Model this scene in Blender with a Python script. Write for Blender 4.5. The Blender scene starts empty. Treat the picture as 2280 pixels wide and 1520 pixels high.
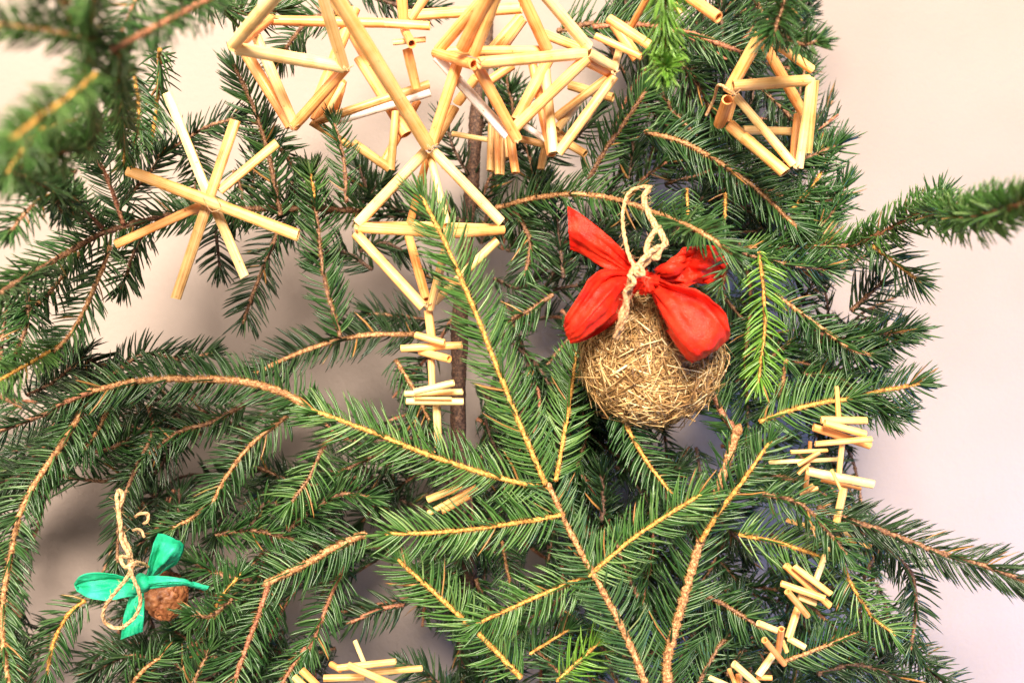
import bpy, math, random
import numpy as np
from mathutils import Vector, Matrix, noise
random.seed(7); RNG = np.random.default_rng(7)
SC = bpy.context.scene
COL = SC.collection

# ------------------------------------------------------------------ camera
D0 = 0.684                      # metres from the lens to the plane of the ornaments (0.3 mm per photo pixel)
cam_d = bpy.data.cameras.new('camera'); cam = bpy.data.objects.new('camera', cam_d); COL.objects.link(cam)
cam.location = (0, -D0, 0); cam.rotation_euler = (math.radians(90), 0, 0)
cam_d.lens = 36; cam_d.sensor_width = 36; cam_d.clip_start = 0.01; cam_d.clip_end = 50
cam_d.dof.use_dof = True; cam_d.dof.focus_distance = D0 - 0.02; cam_d.dof.aperture_fstop = 5.6
SC.camera = cam
SC.view_settings.view_transform = 'Standard'; SC.view_settings.look = 'None'
SC.view_settings.exposure = 0.0; SC.view_settings.gamma = 1.0
# ------------------------------------------------------------------ world and lamps (a room: no sun, no sky)
W = bpy.data.worlds.new('World'); SC.world = W; W.use_nodes = True
W.node_tree.nodes['Background'].inputs['Color'].default_value = (1.0, 0.94, 0.93, 1)
W.node_tree.nodes['Background'].inputs['Strength'].default_value = 0.12
def lamp(name, loc, target, size, power, color, spread=180):
    l = bpy.data.lights.new(name, 'AREA'); l.shape = 'DISK'; l.size = size; l.energy = power; l.color = color; l.spread = math.radians(spread)
    o = bpy.data.objects.new(name, l); COL.objects.link(o); o.location = loc
    o.rotation_euler = (Vector(target) - Vector(loc)).to_track_quat('-Z', 'Y').to_euler()
    return o
lamp('ceiling_lamp', (0.02, -2.35, 1.15), (0.0, 0.05, 0.0), 0.9, 262, (1.0, 0.86, 0.72))
lamp('window_light', (0.95, -0.28, -0.60), (0.56, 0.19, -0.24), 0.25, 3.4, (0.26, 0.42, 1.0), 80)
lamp('side_fill', (-1.9, -1.5, 0.05), (-0.1, 0.15, 0.0), 0.8, 42, (1.0, 0.82, 0.68))  # added soft fill from the left, brightens the wall gaps and needle sides

# ------------------------------------------------------------------ helpers
def P(px, py, d=0.0):
    k = (D0 + d) / 2280.0
    return Vector(((px - 1140) * k, d, -(py - 760) * k))
def Wd(w, d=0.0): return w * (D0 + d) / 2280.0
def pix(a):             # world points (N,3) to photo pixels
    k = 2280.0 / (D0 + a[:, 1])
    return np.stack([a[:, 0] * k + 1140, 760 - a[:, 2] * k], 1)
def link(name, me, parent=None, mat=None):
    o = bpy.data.objects.new(name, me); COL.objects.link(o)
    if parent is not None: o.parent = parent
    if mat is not None and me is not None: me.materials.append(mat)
    return o
def thing(name, label, cat, loc=(0, 0, 0), group=None):
    o = bpy.data.objects.new(name, None); COL.objects.link(o); o.location = loc; o.empty_display_size = 0.01
    o['label'] = label; o['category'] = cat
    if group: o['group'] = group
    return o
def np_mesh(name, V, F4=None, F3=None, attrs=None, smooth=False):
    V = np.asarray(V, np.float32); me = bpy.data.meshes.new(name)
    n4 = 0 if F4 is None else len(F4); n3 = 0 if F3 is None else len(F3)
    me.vertices.add(len(V)); me.vertices.foreach_set('co', V.ravel())
    loops = []
    if n4: loops.append(np.asarray(F4, np.int32).ravel())
    if n3: loops.append(np.asarray(F3, np.int32).ravel())
    loops = np.concatenate(loops); me.loops.add(len(loops)); me.loops.foreach_set('vertex_index', loops)
    me.polygons.add(n4 + n3)
    st = np.concatenate([np.arange(n4) * 4, n4 * 4 + np.arange(n3) * 3]).astype(np.int32)
    me.polygons.foreach_set('loop_start', st)
    if smooth: me.polygons.foreach_set('use_smooth', np.ones(n4 + n3, bool))
    for k, a in (attrs or {}).items():
        at = me.attributes.new(k, 'FLOAT', 'POINT'); at.data.foreach_set('value', np.asarray(a, np.float32))
    me.update(calc_edges=True); return me
def spline(pts, step):
    """Catmull-Rom through pts (list of vectors of any length), resampled about every `step` of the first 3 dims"""
    p = np.array([list(q) for q in pts], float)
    if len(p) == 2: q = np.array([p[0] + (p[1] - p[0]) * t for t in np.linspace(0, 1, 24)])
    else:
        e = np.vstack([2 * p[0] - p[1], p, 2 * p[-1] - p[-2]]); out = []
        for i in range(1, len(e) - 2):
            t = np.linspace(0, 1, 16, endpoint=False)[:, None]
            a, b, c, d = e[i - 1], e[i], e[i + 1], e[i + 2]
            out.append(0.5 * (2 * b + (c - a) * t + (2 * a - 5 * b + 4 * c - d) * t ** 2 + (3 * b - a - 3 * c + d) * t ** 3))
        out.append(p[-1:]); q = np.vstack(out)
    L = np.concatenate([[0], np.cumsum(np.linalg.norm(np.diff(q[:, :3], axis=0), axis=1))])
    n = max(2, int(L[-1] / step) + 1); s = np.linspace(0, L[-1], n)
    return np.stack([np.interp(s, L, q[:, k]) for k in range(q.shape[1])], 1), s
def unit(a): return a / np.maximum(np.linalg.norm(a, axis=-1, keepdims=True), 1e-9)
def tangents(c): return unit(np.gradient(c, axis=0))
def tube(c, r, n=8, ref=None, jit=0.0, cap=True):
    """closed tube mesh arrays round a centre line; r scalar or array"""
    T = tangents(c); m = len(c); r = np.broadcast_to(np.asarray(r, float), (m,))
    ref = np.array([0.13, -1, 0.21]) if ref is None else np.asarray(ref, float)
    A = unit(np.cross(T, ref)); B = np.cross(T, A)
    a = np.linspace(0, 2 * np.pi, n, endpoint=False)
    R = r[:, None] * (1 + jit * RNG.standard_normal((m, n)))
    V = c[:, None, :] + (np.cos(a)[None, :, None] * A[:, None, :] + np.sin(a)[None, :, None] * B[:, None, :]) * R[..., None]
    V = V.reshape(-1, 3); i = np.arange(m - 1)[:, None] * n; j = np.arange(n)[None, :]; j2 = (j + 1) % n
    F = np.stack([i + j, i + j2, i + n + j2, i + n + j], -1).reshape(-1, 4); F3 = np.zeros((0, 3), int)
    if cap:
        k = len(V); V = np.vstack([V, c[:1], c[-1:]]); jj = np.arange(n)
        F3 = np.vstack([np.stack([(jj + 1) % n, jj, np.full(n, k)], 1), np.stack([(m - 1) * n + jj, (m - 1) * n + (jj + 1) % n, np.full(n, k + 1)], 1)])
    return V, F, F3
class Bag:
    def __init__(s): s.V = []; s.F = []; s.T = []; s.n = 0
    def add(s, V, F, T=None):
        s.V.append(V); s.F.append(np.asarray(F) + s.n)
        if T is not None and len(T): s.T.append(np.asarray(T) + s.n)
        s.n += len(V)
    def mesh(s, name, smooth=True, attrs=None):
        return np_mesh(name, np.vstack(s.V), np.vstack(s.F) if s.F else None, np.vstack(s.T) if s.T else None, attrs, smooth)

# ------------------------------------------------------------------ materials
def mat(name, build):
    m = bpy.data.materials.new(name); m.use_nodes = True; nt = m.node_tree
    b = nt.nodes['Principled BSDF']; build(nt, b, nt.nodes, nt.links); return m
def ramp(N, stops):
    r = N.new('ShaderNodeValToRGB'); e = r.color_ramp.elements
    while len(e) < len(stops): e.new(0.5)
    for i, (p, c) in enumerate(stops): e[i].position = p; e[i].color = (*c, 1)
    return r
def nz(N, Lk, vec, scale, detail=3, rough=0.5):
    t = N.new('ShaderNodeTexNoise'); t.inputs['Scale'].default_value = scale; t.inputs['Detail'].default_value = detail
    t.inputs['Roughness'].default_value = rough
    if vec is not None: Lk.new(vec, t.inputs['Vector'])
    return t
def bump(N, Lk, b, h, strength, dist=0.001):
    u = N.new('ShaderNodeBump'); u.inputs['Strength'].default_value = strength; u.inputs['Distance'].default_value = dist
    Lk.new(h, u.inputs['Height']); Lk.new(u.outputs[0], b.inputs['Normal'])
def geo(N): return N.new('ShaderNodeNewGeometry').outputs['Position']

def needle_mat(name, c1, c2, c3, peg=(0.30, 0.15, 0.04)):
    def f(nt, b, N, Lk):
        a = N.new('ShaderNodeAttribute'); a.attribute_name = 'rnd'
        r = ramp(N, [(0.0, c1), (0.55, c2), (0.985, c3), (1.0, (0.34, 0.17, 0.05))]); Lk.new(a.outputs['Fac'], r.inputs[0])
        t = N.new('ShaderNodeAttribute'); t.attribute_name = 'along'
        k = ramp(N, [(0.0, (1, 1, 1)), (0.10, (0, 0, 0))]); Lk.new(t.outputs['Fac'], k.inputs[0])
        m = N.new('ShaderNodeMix'); m.data_type = 'RGBA'; Lk.new(k.outputs[0], m.inputs['Factor'])
        Lk.new(r.outputs[0], m.inputs[6]); m.inputs[7].default_value = (*peg, 1)
        n = nz(N, Lk, geo(N), 900, 2); mx = N.new('ShaderNodeMix'); mx.data_type = 'RGBA'; mx.blend_type = 'MULTIPLY'
        mx.inputs['Factor'].default_value = 0.6; Lk.new(m.outputs[2], mx.inputs[6])
        rr = ramp(N, [(0.3, (0.6, 0.6, 0.6)), (0.7, (1.3, 1.3, 1.2))]); Lk.new(n.outputs[0], rr.inputs[0]); Lk.new(rr.outputs[0], mx.inputs[7])
        Lk.new(mx.outputs[2], b.inputs['Base Color'])
        b.inputs['Roughness'].default_value = 0.34; b.inputs['Specular IOR Level'].default_value = 0.5
    return mat(name, f)
NM = {
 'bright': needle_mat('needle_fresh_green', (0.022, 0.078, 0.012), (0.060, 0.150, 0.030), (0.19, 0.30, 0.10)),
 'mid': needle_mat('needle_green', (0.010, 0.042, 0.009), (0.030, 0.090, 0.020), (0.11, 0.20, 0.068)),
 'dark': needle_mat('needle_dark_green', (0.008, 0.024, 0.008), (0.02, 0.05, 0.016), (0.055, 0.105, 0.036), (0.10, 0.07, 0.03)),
 'lime': needle_mat('needle_lime_green', (0.07, 0.19, 0.018), (0.12, 0.27, 0.03), (0.24, 0.40, 0.08)),
 'blue': needle_mat('needle_blue_green', (0.016, 0.055, 0.018), (0.045, 0.112, 0.036), (0.13, 0.22, 0.09)),
}
def bark_mat(name, c1, c2, c3):
    def f(nt, b, N, Lk):
        p = geo(N); n = nz(N, Lk, p, 560, 6, 0.7); r = ramp(N, [(0.38, c1), (0.50, c2), (0.62, c3)])
        Lk.new(n.outputs[0], r.inputs[0])
        v = N.new('ShaderNodeTexVoronoi'); v.feature = 'DISTANCE_TO_EDGE'; v.inputs['Scale'].default_value = 430; Lk.new(p, v.inputs['Vector'])
        vr = ramp(N, [(0.0, (0.35, 0.26, 0.2)), (0.10, (1, 1, 1))]); Lk.new(v.outputs['Distance'], vr.inputs[0])
        mx = N.new('ShaderNodeMix'); mx.data_type = 'RGBA'; mx.blend_type = 'MULTIPLY'; mx.inputs['Factor'].default_value = 0.9
        Lk.new(r.outputs[0], mx.inputs[6]); Lk.new(vr.outputs[0], mx.inputs[7]); Lk.new(mx.outputs[2], b.inputs['Base Color'])
        b.inputs['Roughness'].default_value = 0.7; n2 = nz(N, Lk, p, 900, 4); bump(N, Lk, b, n2.outputs[0], 0.8, 0.0008)
    return mat(name, f)
BM = {
 'y': bark_mat('bark_young_orange', (0.38, 0.15, 0.025), (0.66, 0.33, 0.06), (0.84, 0.52, 0.14)),
 'o': bark_mat('bark_tan', (0.20, 0.075, 0.025), (0.50, 0.24, 0.09), (0.74, 0.46, 0.22)),
 'b': bark_mat('bark_brown', (0.09, 0.035, 0.018), (0.24, 0.11, 0.05), (0.46, 0.27, 0.15)),
 'r': bark_mat('bark_reddish', (0.20, 0.06, 0.03), (0.40, 0.16, 0.08), (0.56, 0.29, 0.16)),
 'd': bark_mat('bark_dark', (0.035, 0.018, 0.012), (0.10, 0.05, 0.03), (0.22, 0.12, 0.07)),
}
def straw_mat(name, c1, c2, c3):
    def f(nt, b, N, Lk):
        tc = N.new('ShaderNodeTexCoord'); oi = N.new('ShaderNodeObjectInfo')
        mp = N.new('ShaderNodeMapping'); mp.inputs['Scale'].default_value = (1400, 1400, 10); Lk.new(tc.outputs['Object'], mp.inputs['Vector'])
        ad = N.new('ShaderNodeVectorMath'); ad.operation = 'ADD'; Lk.new(mp.outputs[0], ad.inputs[0]); 
        ml = N.new('ShaderNodeMath'); ml.operation = 'MULTIPLY'; ml.inputs[1].default_value = 40; Lk.new(oi.outputs['Random'], ml.inputs[0]); Lk.new(ml.outputs[0], ad.inputs[1])
        n = nz(N, Lk, ad.outputs[0], 1.0, 4, 0.6); n2 = nz(N, Lk, tc.outputs['Object'], 60, 3)
        mm = N.new('ShaderNodeMath'); mm.operation = 'ADD'; Lk.new(n.outputs[0], mm.inputs[0])
        m2 = N.new('ShaderNodeMath'); m2.operation = 'MULTIPLY_ADD'; m2.inputs[1].default_value = 0.7; m2.inputs[2].default_value = -0.35; Lk.new(n2.outputs[0], m2.inputs[0]); Lk.new(m2.outputs[0], mm.inputs[1])
        r = ramp(N, [(0.32, c1), (0.46, c2), (0.72, c3)]); Lk.new(mm.outputs[0], r.inputs[0])
        sp = nz(N, Lk, tc.outputs['Object'], 330, 2); sr = ramp(N, [(0.24, (0.45, 0.3, 0.18)), (0.32, (1, 1, 1))]); Lk.new(sp.outputs[0], sr.inputs[0])
        mx = N.new('ShaderNodeMix'); mx.data_type = 'RGBA'; mx.blend_type = 'MULTIPLY'; mx.inputs['Factor'].default_value = 0.8
        Lk.new(r.outputs[0], mx.inputs[6]); Lk.new(sr.outputs[0], mx.inputs[7]); Lk.new(mx.outputs[2], b.inputs['Base Color'])
        b.inputs['Roughness'].default_value = 0.42; b.inputs['Specular IOR Level'].default_value = 0.45
        bump(N, Lk, b, n.outputs[0], 0.35, 0.0006)
    return mat(name, f)
SM = {
 'c': straw_mat('straw_cream', (0.84, 0.50, 0.17), (0.98, 0.66, 0.27), (0.98, 0.76, 0.40)),
 'y': straw_mat('straw_yellow', (0.82, 0.36, 0.08), (0.98, 0.52, 0.17), (0.98, 0.65, 0.28)),
 'o': straw_mat('straw_amber', (0.68, 0.24, 0.05), (0.94, 0.39, 0.12), (0.97, 0.51, 0.19)),
 't': straw_mat('straw_tan', (0.40, 0.19, 0.05), (0.68, 0.38, 0.12), (0.84, 0.55, 0.24)),
 'w': straw_mat('straw_bleached', (0.72, 0.64, 0.52), (0.84, 0.80, 0.76), (0.88, 0.86, 0.86)),
}
def cloth_mat(name, c1, c2, sheen):
    def f(nt, b, N, Lk):
        p = geo(N); n = nz(N, Lk, p, 70, 5, 0.6); r = ramp(N, [(0.35, c1), (0.65, c2)]); Lk.new(n.outputs[0], r.inputs[0]); Lk.new(r.outputs[0], b.inputs['Base Color'])
        b.inputs['Roughness'].default_value = 0.42; b.inputs['Specular IOR Level'].default_value = 0.22
        b.inputs['Sheen Weight'].default_value = 0.03; b.inputs['Sheen Tint'].default_value = (*sheen, 1); b.inputs['Sheen Roughness'].default_value = 0.5
        v = N.new('ShaderNodeTexVoronoi'); v.inputs['Scale'].default_value = 1800; Lk.new(p, v.inputs['Vector'])
        n2 = nz(N, Lk, p, 160, 4); ad = N.new('ShaderNodeMath'); ad.operation = 'MULTIPLY_ADD'; ad.inputs[1].default_value = 0.35
        Lk.new(v.outputs['Distance'], ad.inputs[0]); Lk.new(n2.outputs[0], ad.inputs[2]); bump(N, Lk, b, ad.outputs[0], 0.5, 0.0012)
    return mat(name, f)
RED = cloth_mat('red_ribbon_cloth', (0.52, 0.008, 0.003), (0.86, 0.034, 0.010), (1, 0.5, 0.4))
GREEN = cloth_mat('green_ribbon_cloth', (0.005, 0.36, 0.17), (0.04, 0.56, 0.31), (0.5, 1, 0.7))
def twine_f(nt, b, N, Lk):
    n = nz(N, Lk, geo(N), 700, 4); r = ramp(N, [(0.3, (0.28, 0.13, 0.05)), (0.5, (0.60, 0.36, 0.17)), (0.7, (0.80, 0.57, 0.33))])
    Lk.new(n.outputs[0], r.inputs[0]); Lk.new(r.outputs[0], b.inputs['Base Color']); b.inputs['Roughness'].default_value = 0.8
TWINE = mat('jute_twine', twine_f)
def hay_f(nt, b, N, Lk):
    a = N.new('ShaderNodeAttribute'); a.attribute_name = 'rnd'
    r = ramp(N, [(0.0, (0.08, 0.035, 0.01)), (0.4, (0.40, 0.22, 0.07)), (0.75, (0.74, 0.50, 0.21)), (1.0, (0.93, 0.80, 0.48))])
    Lk.new(a.outputs['Fac'], r.inputs[0]); Lk.new(r.outputs[0], b.inputs['Base Color']); b.inputs['Roughness'].default_value = 0.45
HAY = mat('hay_stalk', hay_f)
def core_f(nt, b, N, Lk):
    n = nz(N, Lk, geo(N), 300, 5); r = ramp(N, [(0.3, (0.025, 0.012, 0.005)), (0.7, (0.12, 0.065, 0.025))]); Lk.new(n.outputs[0], r.inputs[0]); Lk.new(r.outputs[0], b.inputs['Base Color']); b.inputs['Roughness'].default_value = 0.9
CORE = mat('packed_hay_shaded', core_f)  # core colour kept very dark to paint shade between the stalks
def nut_f(nt, b, N, Lk):
    n = nz(N, Lk, geo(N), 260, 5); r = ramp(N, [(0.3, (0.20, 0.06, 0.02)), (0.55, (0.42, 0.16, 0.06)), (0.75, (0.58, 0.28, 0.12))]); Lk.new(n.outputs[0], r.inputs[0]); Lk.new(r.outputs[0], b.inputs['Base Color'])
    b.inputs['Roughness'].default_value = 0.5; bump(N, Lk, b, n.outputs[0], 0.4, 0.001)
NUT = mat('walnut_shell', nut_f)
def wall_f(nt, b, N, Lk):
    p = geo(N); n = nz(N, Lk, p, 5, 3, 0.5); r = ramp(N, [(0.3, (0.31, 0.252, 0.215)), (0.5, (0.335, 0.276, 0.240)), (0.7, (0.36, 0.30, 0.266))])
    Lk.new(n.outputs[0], r.inputs[0]); Lk.new(r.outputs[0], b.inputs['Base Color']); b.inputs['Roughness'].default_value = 0.85
    n2 = nz(N, Lk, p, 180, 6, 0.6); bump(N, Lk, b, n2.outputs[0], 0.5, 0.0016)
WALL = mat('plaster_wall', wall_f)

# ------------------------------------------------------------------ wall
WD = 0.19
nx, nz_ = 60, 40
gx, gz = np.meshgrid(np.linspace(-2.2, 2.2, nx), np.linspace(-1.6, 1.6, nz_))
wy = WD + 0.002 * np.sin(gx * 5) * np.cos(gz * 4)
V = np.stack([gx.ravel(), wy.ravel(), gz.ravel()], 1); ii = (np.arange(nz_ - 1)[:, None] * nx + np.arange(nx - 1)[None, :]).ravel()
wall = link('wall', np_mesh('wall', V, np.stack([ii, ii + 1, ii + nx + 1, ii + nx], 1), smooth=True), None, WALL)
wall['kind'] = 'structure'

# ------------------------------------------------------------------ the spruce
# openings between the boughs where the wall shows (photo pixels); the filling twigs at the back keep clear of them
GAPS = [
 [(990,745),(1055,745),(1055,1000),(990,1000)], [(1030,240),(1090,240),(1080,410),(1020,410)],
 [(-50,-50),(130,-50),(140,30),(-50,30)], [(-50,110),(110,120),(130,210),(60,290),(-50,300)],
 [(385,110),(500,60),(520,130),(500,200),(430,250),(390,240)],
 [(590,60),(1010,60),(1010,220),(960,330),(930,430),(860,420),(740,400),(660,330),(640,200),(600,130)],
 [(1190,110),(1330,130),(1400,180),(1370,260),(1330,400),(1210,400),(1190,300)],
 [(-50,480),(70,480),(110,540),(40,590),(-50,610)],
 [(340,540),(450,490),(660,500),(640,560),(600,640),(640,720),(560,760),(430,750),(300,740),(250,700),(290,610)],
 [(770,530),(890,560),(940,670),(880,690),(780,660)],
 [(590,800),(700,780),(860,800),(870,880),(900,920),(830,930),(700,890),(620,850)],
 [(20,700),(90,690),(80,770),(20,780)],
 [(100,1130),(230,1060),(240,1200),(210,1300),(130,1330),(70,1330),(90,1230)],
 [(130,1430),(200,1380),(250,1420),(210,1500),(140,1530)],
 [(370,1000),(440,960),(440,1060),(390,1100)],
 [(1170,500),(1260,480),(1250,560),(1200,660),(1160,620)],
 [(1500,920),(1590,930),(1580,980),(1520,1000)],
 [(780,1420),(900,1370),(1010,1440),(960,1530),(740,1530)],
 [(640,1330),(710,1310),(700,1380),(650,1400)], [(800,1280),(860,1240),(880,1310),(830,1350)],
 [(1165,1215),(1215,1225),(1215,1290),(1180,1280)],
 [(1850,600),(1930,620),(1960,690),(1890,710)],
 [(1975,1290),(2010,1270),(2020,1340),(1990,1350)],
 [(1190,740),(1240,720),(1240,790),(1200,790)],
 [(1820,-60),(1850,130),(1880,280),(1900,480),(1990,520),(2010,600),(2030,700),(2060,840),(2020,930),(1940,990),(1890,1040),(1920,1120),(2000,1170),(2120,1230),(2130,1300),(2070,1330),(2070,1440),(2150,1560),(2500,1560),(2500,-60)],
]
def inside(q, poly):
    x, y = q[:, 0], q[:, 1]; r = np.zeros(len(q), bool); n = len(poly)
    for i in range(n):
        (x1, y1), (x2, y2) = poly[i], poly[(i + 1) % n]
        c = ((y1 > y) != (y2 > y)); 
        if y1 != y2: r ^= c & (x < (x2 - x1) * (y - y1) / (y2 - y1) + x1)
    return r
def in_gap(q):
    r = np.zeros(len(q), bool)
    for g in GAPS: r |= inside(q, g)
    return r

tree = thing('spruce_tree', 'green spruce tree with drooping twigs standing in front of the pale wall', 'tree', P(1040, 1500, 0.09))
TINV = Matrix.Translation(-tree.location)
TL = np.array(tree.location)
NEEDLES = 0
def rr_ph(): return RNG.uniform(0, 6.28)
def make_needles(base, dirs, T, L, w, cheap=False):
    """one diamond-section pointed needle per row, bent towards T"""
    n = len(base); ts = np.array([0, .12, .62] if cheap else [0, .10, .5, .86]); k = len(ts)
    prof = np.array([.5, 1, .85] if cheap else [.5, .95, 1, .62])
    ax1 = unit(np.cross(dirs, T)); bend = RNG.uniform(.25, .6, n)[:, None]
    side = RNG.normal(0, .05, n)[:, None] * ax1
    def pos(t): return base + L[:, None] * (t * dirs + t * t * (bend * T + side) * 0.55)
    V = np.empty((n, 4 * k + 1, 3), np.float32); spin = RNG.uniform(0, np.pi, n)[:, None]
    for i, t in enumerate(ts):
        c = pos(t); tg = unit(dirs + 2 * t * (bend * T) * 0.55); a2 = unit(np.cross(tg, ax1))
        u = ax1 * np.cos(spin) + a2 * np.sin(spin); v = -ax1 * np.sin(spin) + a2 * np.cos(spin)
        r = (w * prof[i] * .5)[:, None]
        V[:, 4 * i] = c + u * r; V[:, 4 * i + 1] = c + v * r * .72; V[:, 4 * i + 2] = c - u * r; V[:, 4 * i + 3] = c - v * r * .72
    V[:, -1] = pos(1.0)
    m = 4 * k + 1; off = (np.arange(n) * m)[:, None]; q = []; 
    for i in range(k - 1):
        for j in range(4): q.append([4 * i + j, 4 * i + (j + 1) % 4, 4 * i + 4 + (j + 1) % 4, 4 * i + 4 + j])
    t3 = [[4 * (k - 1) + j, 4 * (k - 1) + (j + 1) % 4, 4 * k] for j in range(4)]
    F = (off[:, None, :] * 1 + np.array(q)[None]).reshape(-1, 4); F3 = (off[:, None, :] + np.array(t3)[None]).reshape(-1, 3)
    al = np.tile(np.append(np.repeat(ts, 4), 1.0), n); rn = np.repeat(np.clip(RNG.normal(.5, .22, n), 0, 1), m)
    return V.reshape(-1, 3), F, F3, al, rn

def twig(pts, w=(10, 6), nl=60, bark='b', nd='mid', cover=.25, dens=1.0, d=0.0, d1=None, back=.25, ang=58, fan=1.0, nw=5.2, filler=False, name='twig', bald=0.0):
    """pts: base to tip, (px, py) or (px, py, depth); widths and needle length in photo pixels"""
    global NEEDLES
    d1 = d if d1 is None else d1; n = len(pts); P3 = []
    for i, q in enumerate(pts):
        dd = q[2] if len(q) > 2 else d + (d1 - d) * i / (n - 1)
        P3.append(P(q[0], q[1], dd))
    c, s = spline(P3, 0.0011); m = len(c); L = s[-1]; sc = (D0 + float(np.mean(c[:, 1]))) / 2280
    c = c + np.cumsum(RNG.normal(0, 0.00004, c.shape), axis=0)
    f = np.linspace(0, 1, m); r = (w[0] + (w[1] - w[0]) * f) * .5 * sc * 0.84
    T = tangents(c); nl_m = nl * sc * .92
    # positions of needles along the twig
    ns = int(L / sc / 2.2 * dens); 
    if ns < 4: ns = 4
    u = np.clip(np.linspace(0, 1, ns) + RNG.normal(0, .7 / ns, ns), 0, 1)
    if bald: u = u[(u > bald) | (RNG.uniform(0, 1, len(u)) < .12)]
    ns = len(u)
    b = np.stack([np.interp(u, f, c[:, k]) for k in range(3)], 1); Tn = unit(np.stack([np.interp(u, f, T[:, k]) for k in range(3)], 1))
    rb = np.interp(u, f, r)
    C = np.array([0.05, -1, 0.18]); C = unit(C - (Tn @ C)[:, None] * Tn); S = np.cross(Tn, C)
    kind = RNG.uniform(0, 1, ns); sg = np.where((np.arange(ns) + (RNG.uniform(0, 1, ns) < .15)) % 2 == 0, -1, 1)
    phi = sg * RNG.normal(84, 11, ns)
    phi = np.where(kind < cover, RNG.uniform(-65, 65, ns), phi); phi = np.where(kind > 1 - back, sg * RNG.uniform(110, 180, ns), phi)
    phi = np.radians(phi)
    th = np.radians(ang + 7 * np.sin(u * L / .013 + rr_ph()) * sg + RNG.normal(0, 4, ns)) * (1 - .45 * fan * np.clip((u - .82) / .18, 0, 1)) * (1 + .12 * (1 - u))
    perp = np.cos(phi)[:, None] * C + np.sin(phi)[:, None] * S
    dr = np.cos(th)[:, None] * Tn + np.sin(th)[:, None] * perp
    dr = unit(dr + np.array([0, 0, .05]) + RNG.normal(0, .025, dr.shape))
    Ln = nl_m * RNG.normal(1, .09, ns) * (.72 + .28 * np.clip(u / .1, 0, 1)) * (1 - .18 * np.clip((u - .8) / .2, 0, 1))
    Ln = Ln * np.where(RNG.uniform(0, 1, ns) < .05, RNG.uniform(.3, .75, ns), 1)
    b0 = b + perp * rb[:, None] * .8
    nf = int(16 * fan)
    if nf:
        tp = np.repeat(c[-1:], nf, 0) - T[-1] * RNG.uniform(0, .004, nf)[:, None]; ph = RNG.uniform(0, 2 * np.pi, nf); tt = np.radians(RNG.uniform(8, 50, nf))
        C1, S1 = C[-1], S[-1]
        df = np.cos(tt)[:, None] * T[-1] + np.sin(tt)[:, None] * (np.cos(ph)[:, None] * C1 + np.sin(ph)[:, None] * S1)
        b0 = np.vstack([b0, tp]); dr = np.vstack([dr, df]); Tn = np.vstack([Tn, np.repeat(T[-1:], nf, 0)]); Ln = np.append(Ln, nl_m * RNG.uniform(.5, .85, nf)); rb = np.append(rb, np.full(nf, r[-1]))
    if filler:
        k = ~in_gap(pix(b0 + dr * Ln[:, None] * 1.05)) & ~in_gap(pix(b0 + dr * Ln[:, None] * .5)); b0, dr, Tn, Ln, rb = b0[k], dr[k], Tn[k], Ln[k], rb[k]
    k = RNG.uniform(0, 1, len(b0)) > .05; b0, dr, Tn, Ln, rb = b0[k], dr[k], Tn[k], Ln[k], rb[k]
    NEEDLES += len(b0)
    wn = nw * sc * RNG.normal(1, .1, len(b0))
    # bark tube with pegs
    bg = Bag(); bg.add(*tube(c, r * (1 + .13 * np.sin(s / .0013 + 3 * np.sin(s / .007))), 9, jit=.13))
    if not filler:
        n_ = len(b0); h = Wd(3.1)
        A = unit(np.cross(dr, Tn)); fw = unit(dr + Tn * .6)
        p0 = b0 - fw * h * .9 - dr * 0.0002; tip = b0 + fw * h * 1.0
        V = np.stack([p0 + A * h * .8, p0 - A * h * .8, p0 + np.cross(A, fw) * h * .8, tip], 1).reshape(-1, 3)
        o4 = (np.arange(n_) * 4)[:, None, None]
        bg.V.append(V); bg.T.append((o4 + np.array([[0, 1, 3], [1, 2, 3], [2, 0, 3]])[None]).reshape(-1, 3) + bg.n); bg.n += len(V)
        # terminal bud
        bc = np.stack([c[-1] + T[-1] * k * r[-1] for k in (-.5, .2, 1.0, 1.8, 2.6)]); bg.add(*tube(bc, r[-1] * np.array([.9, 1.35, 1.35, .9, .15]), 6))
    bg.V = [v - TL for v in bg.V]
    o = link(name, bg.mesh('twig', smooth=False), tree, BM[bark])
    V, F, F3, al, rn = make_needles(b0, dr, Tn, Ln, wn, filler)
    q = link('needles', np_mesh('needles', V - TL, F, F3, {'along': al, 'rnd': rn}), o, NM[nd]); q['kind'] = 'stuff'
    return o

# trunk
tc_, ts_ = spline([P(1065, -120, .10), P(1085, 60, .10), P(1062, 250, .085), P(1050, 420, .08), P(1030, 620, .055), P(1022, 800, .05), P(1022, 1000, .05), P(1042, 1230, .055), P(1035, 1400, .09), P(1040, 1600, .10)], .003)
r_ = np.linspace(26, 38, len(tc_)) * .5 * (D0 + .09) / 2280
r_ = r_ * (1 + .12 * np.sin(ts_ / .013) * np.sin(ts_ / .031 + 1))
V, F, F3 = tube(tc_, r_, 20, jit=.05)
link('trunk', np_mesh('trunk', V - TL, F, F3, smooth=False), tree, BM['d'])

T = twig
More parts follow.
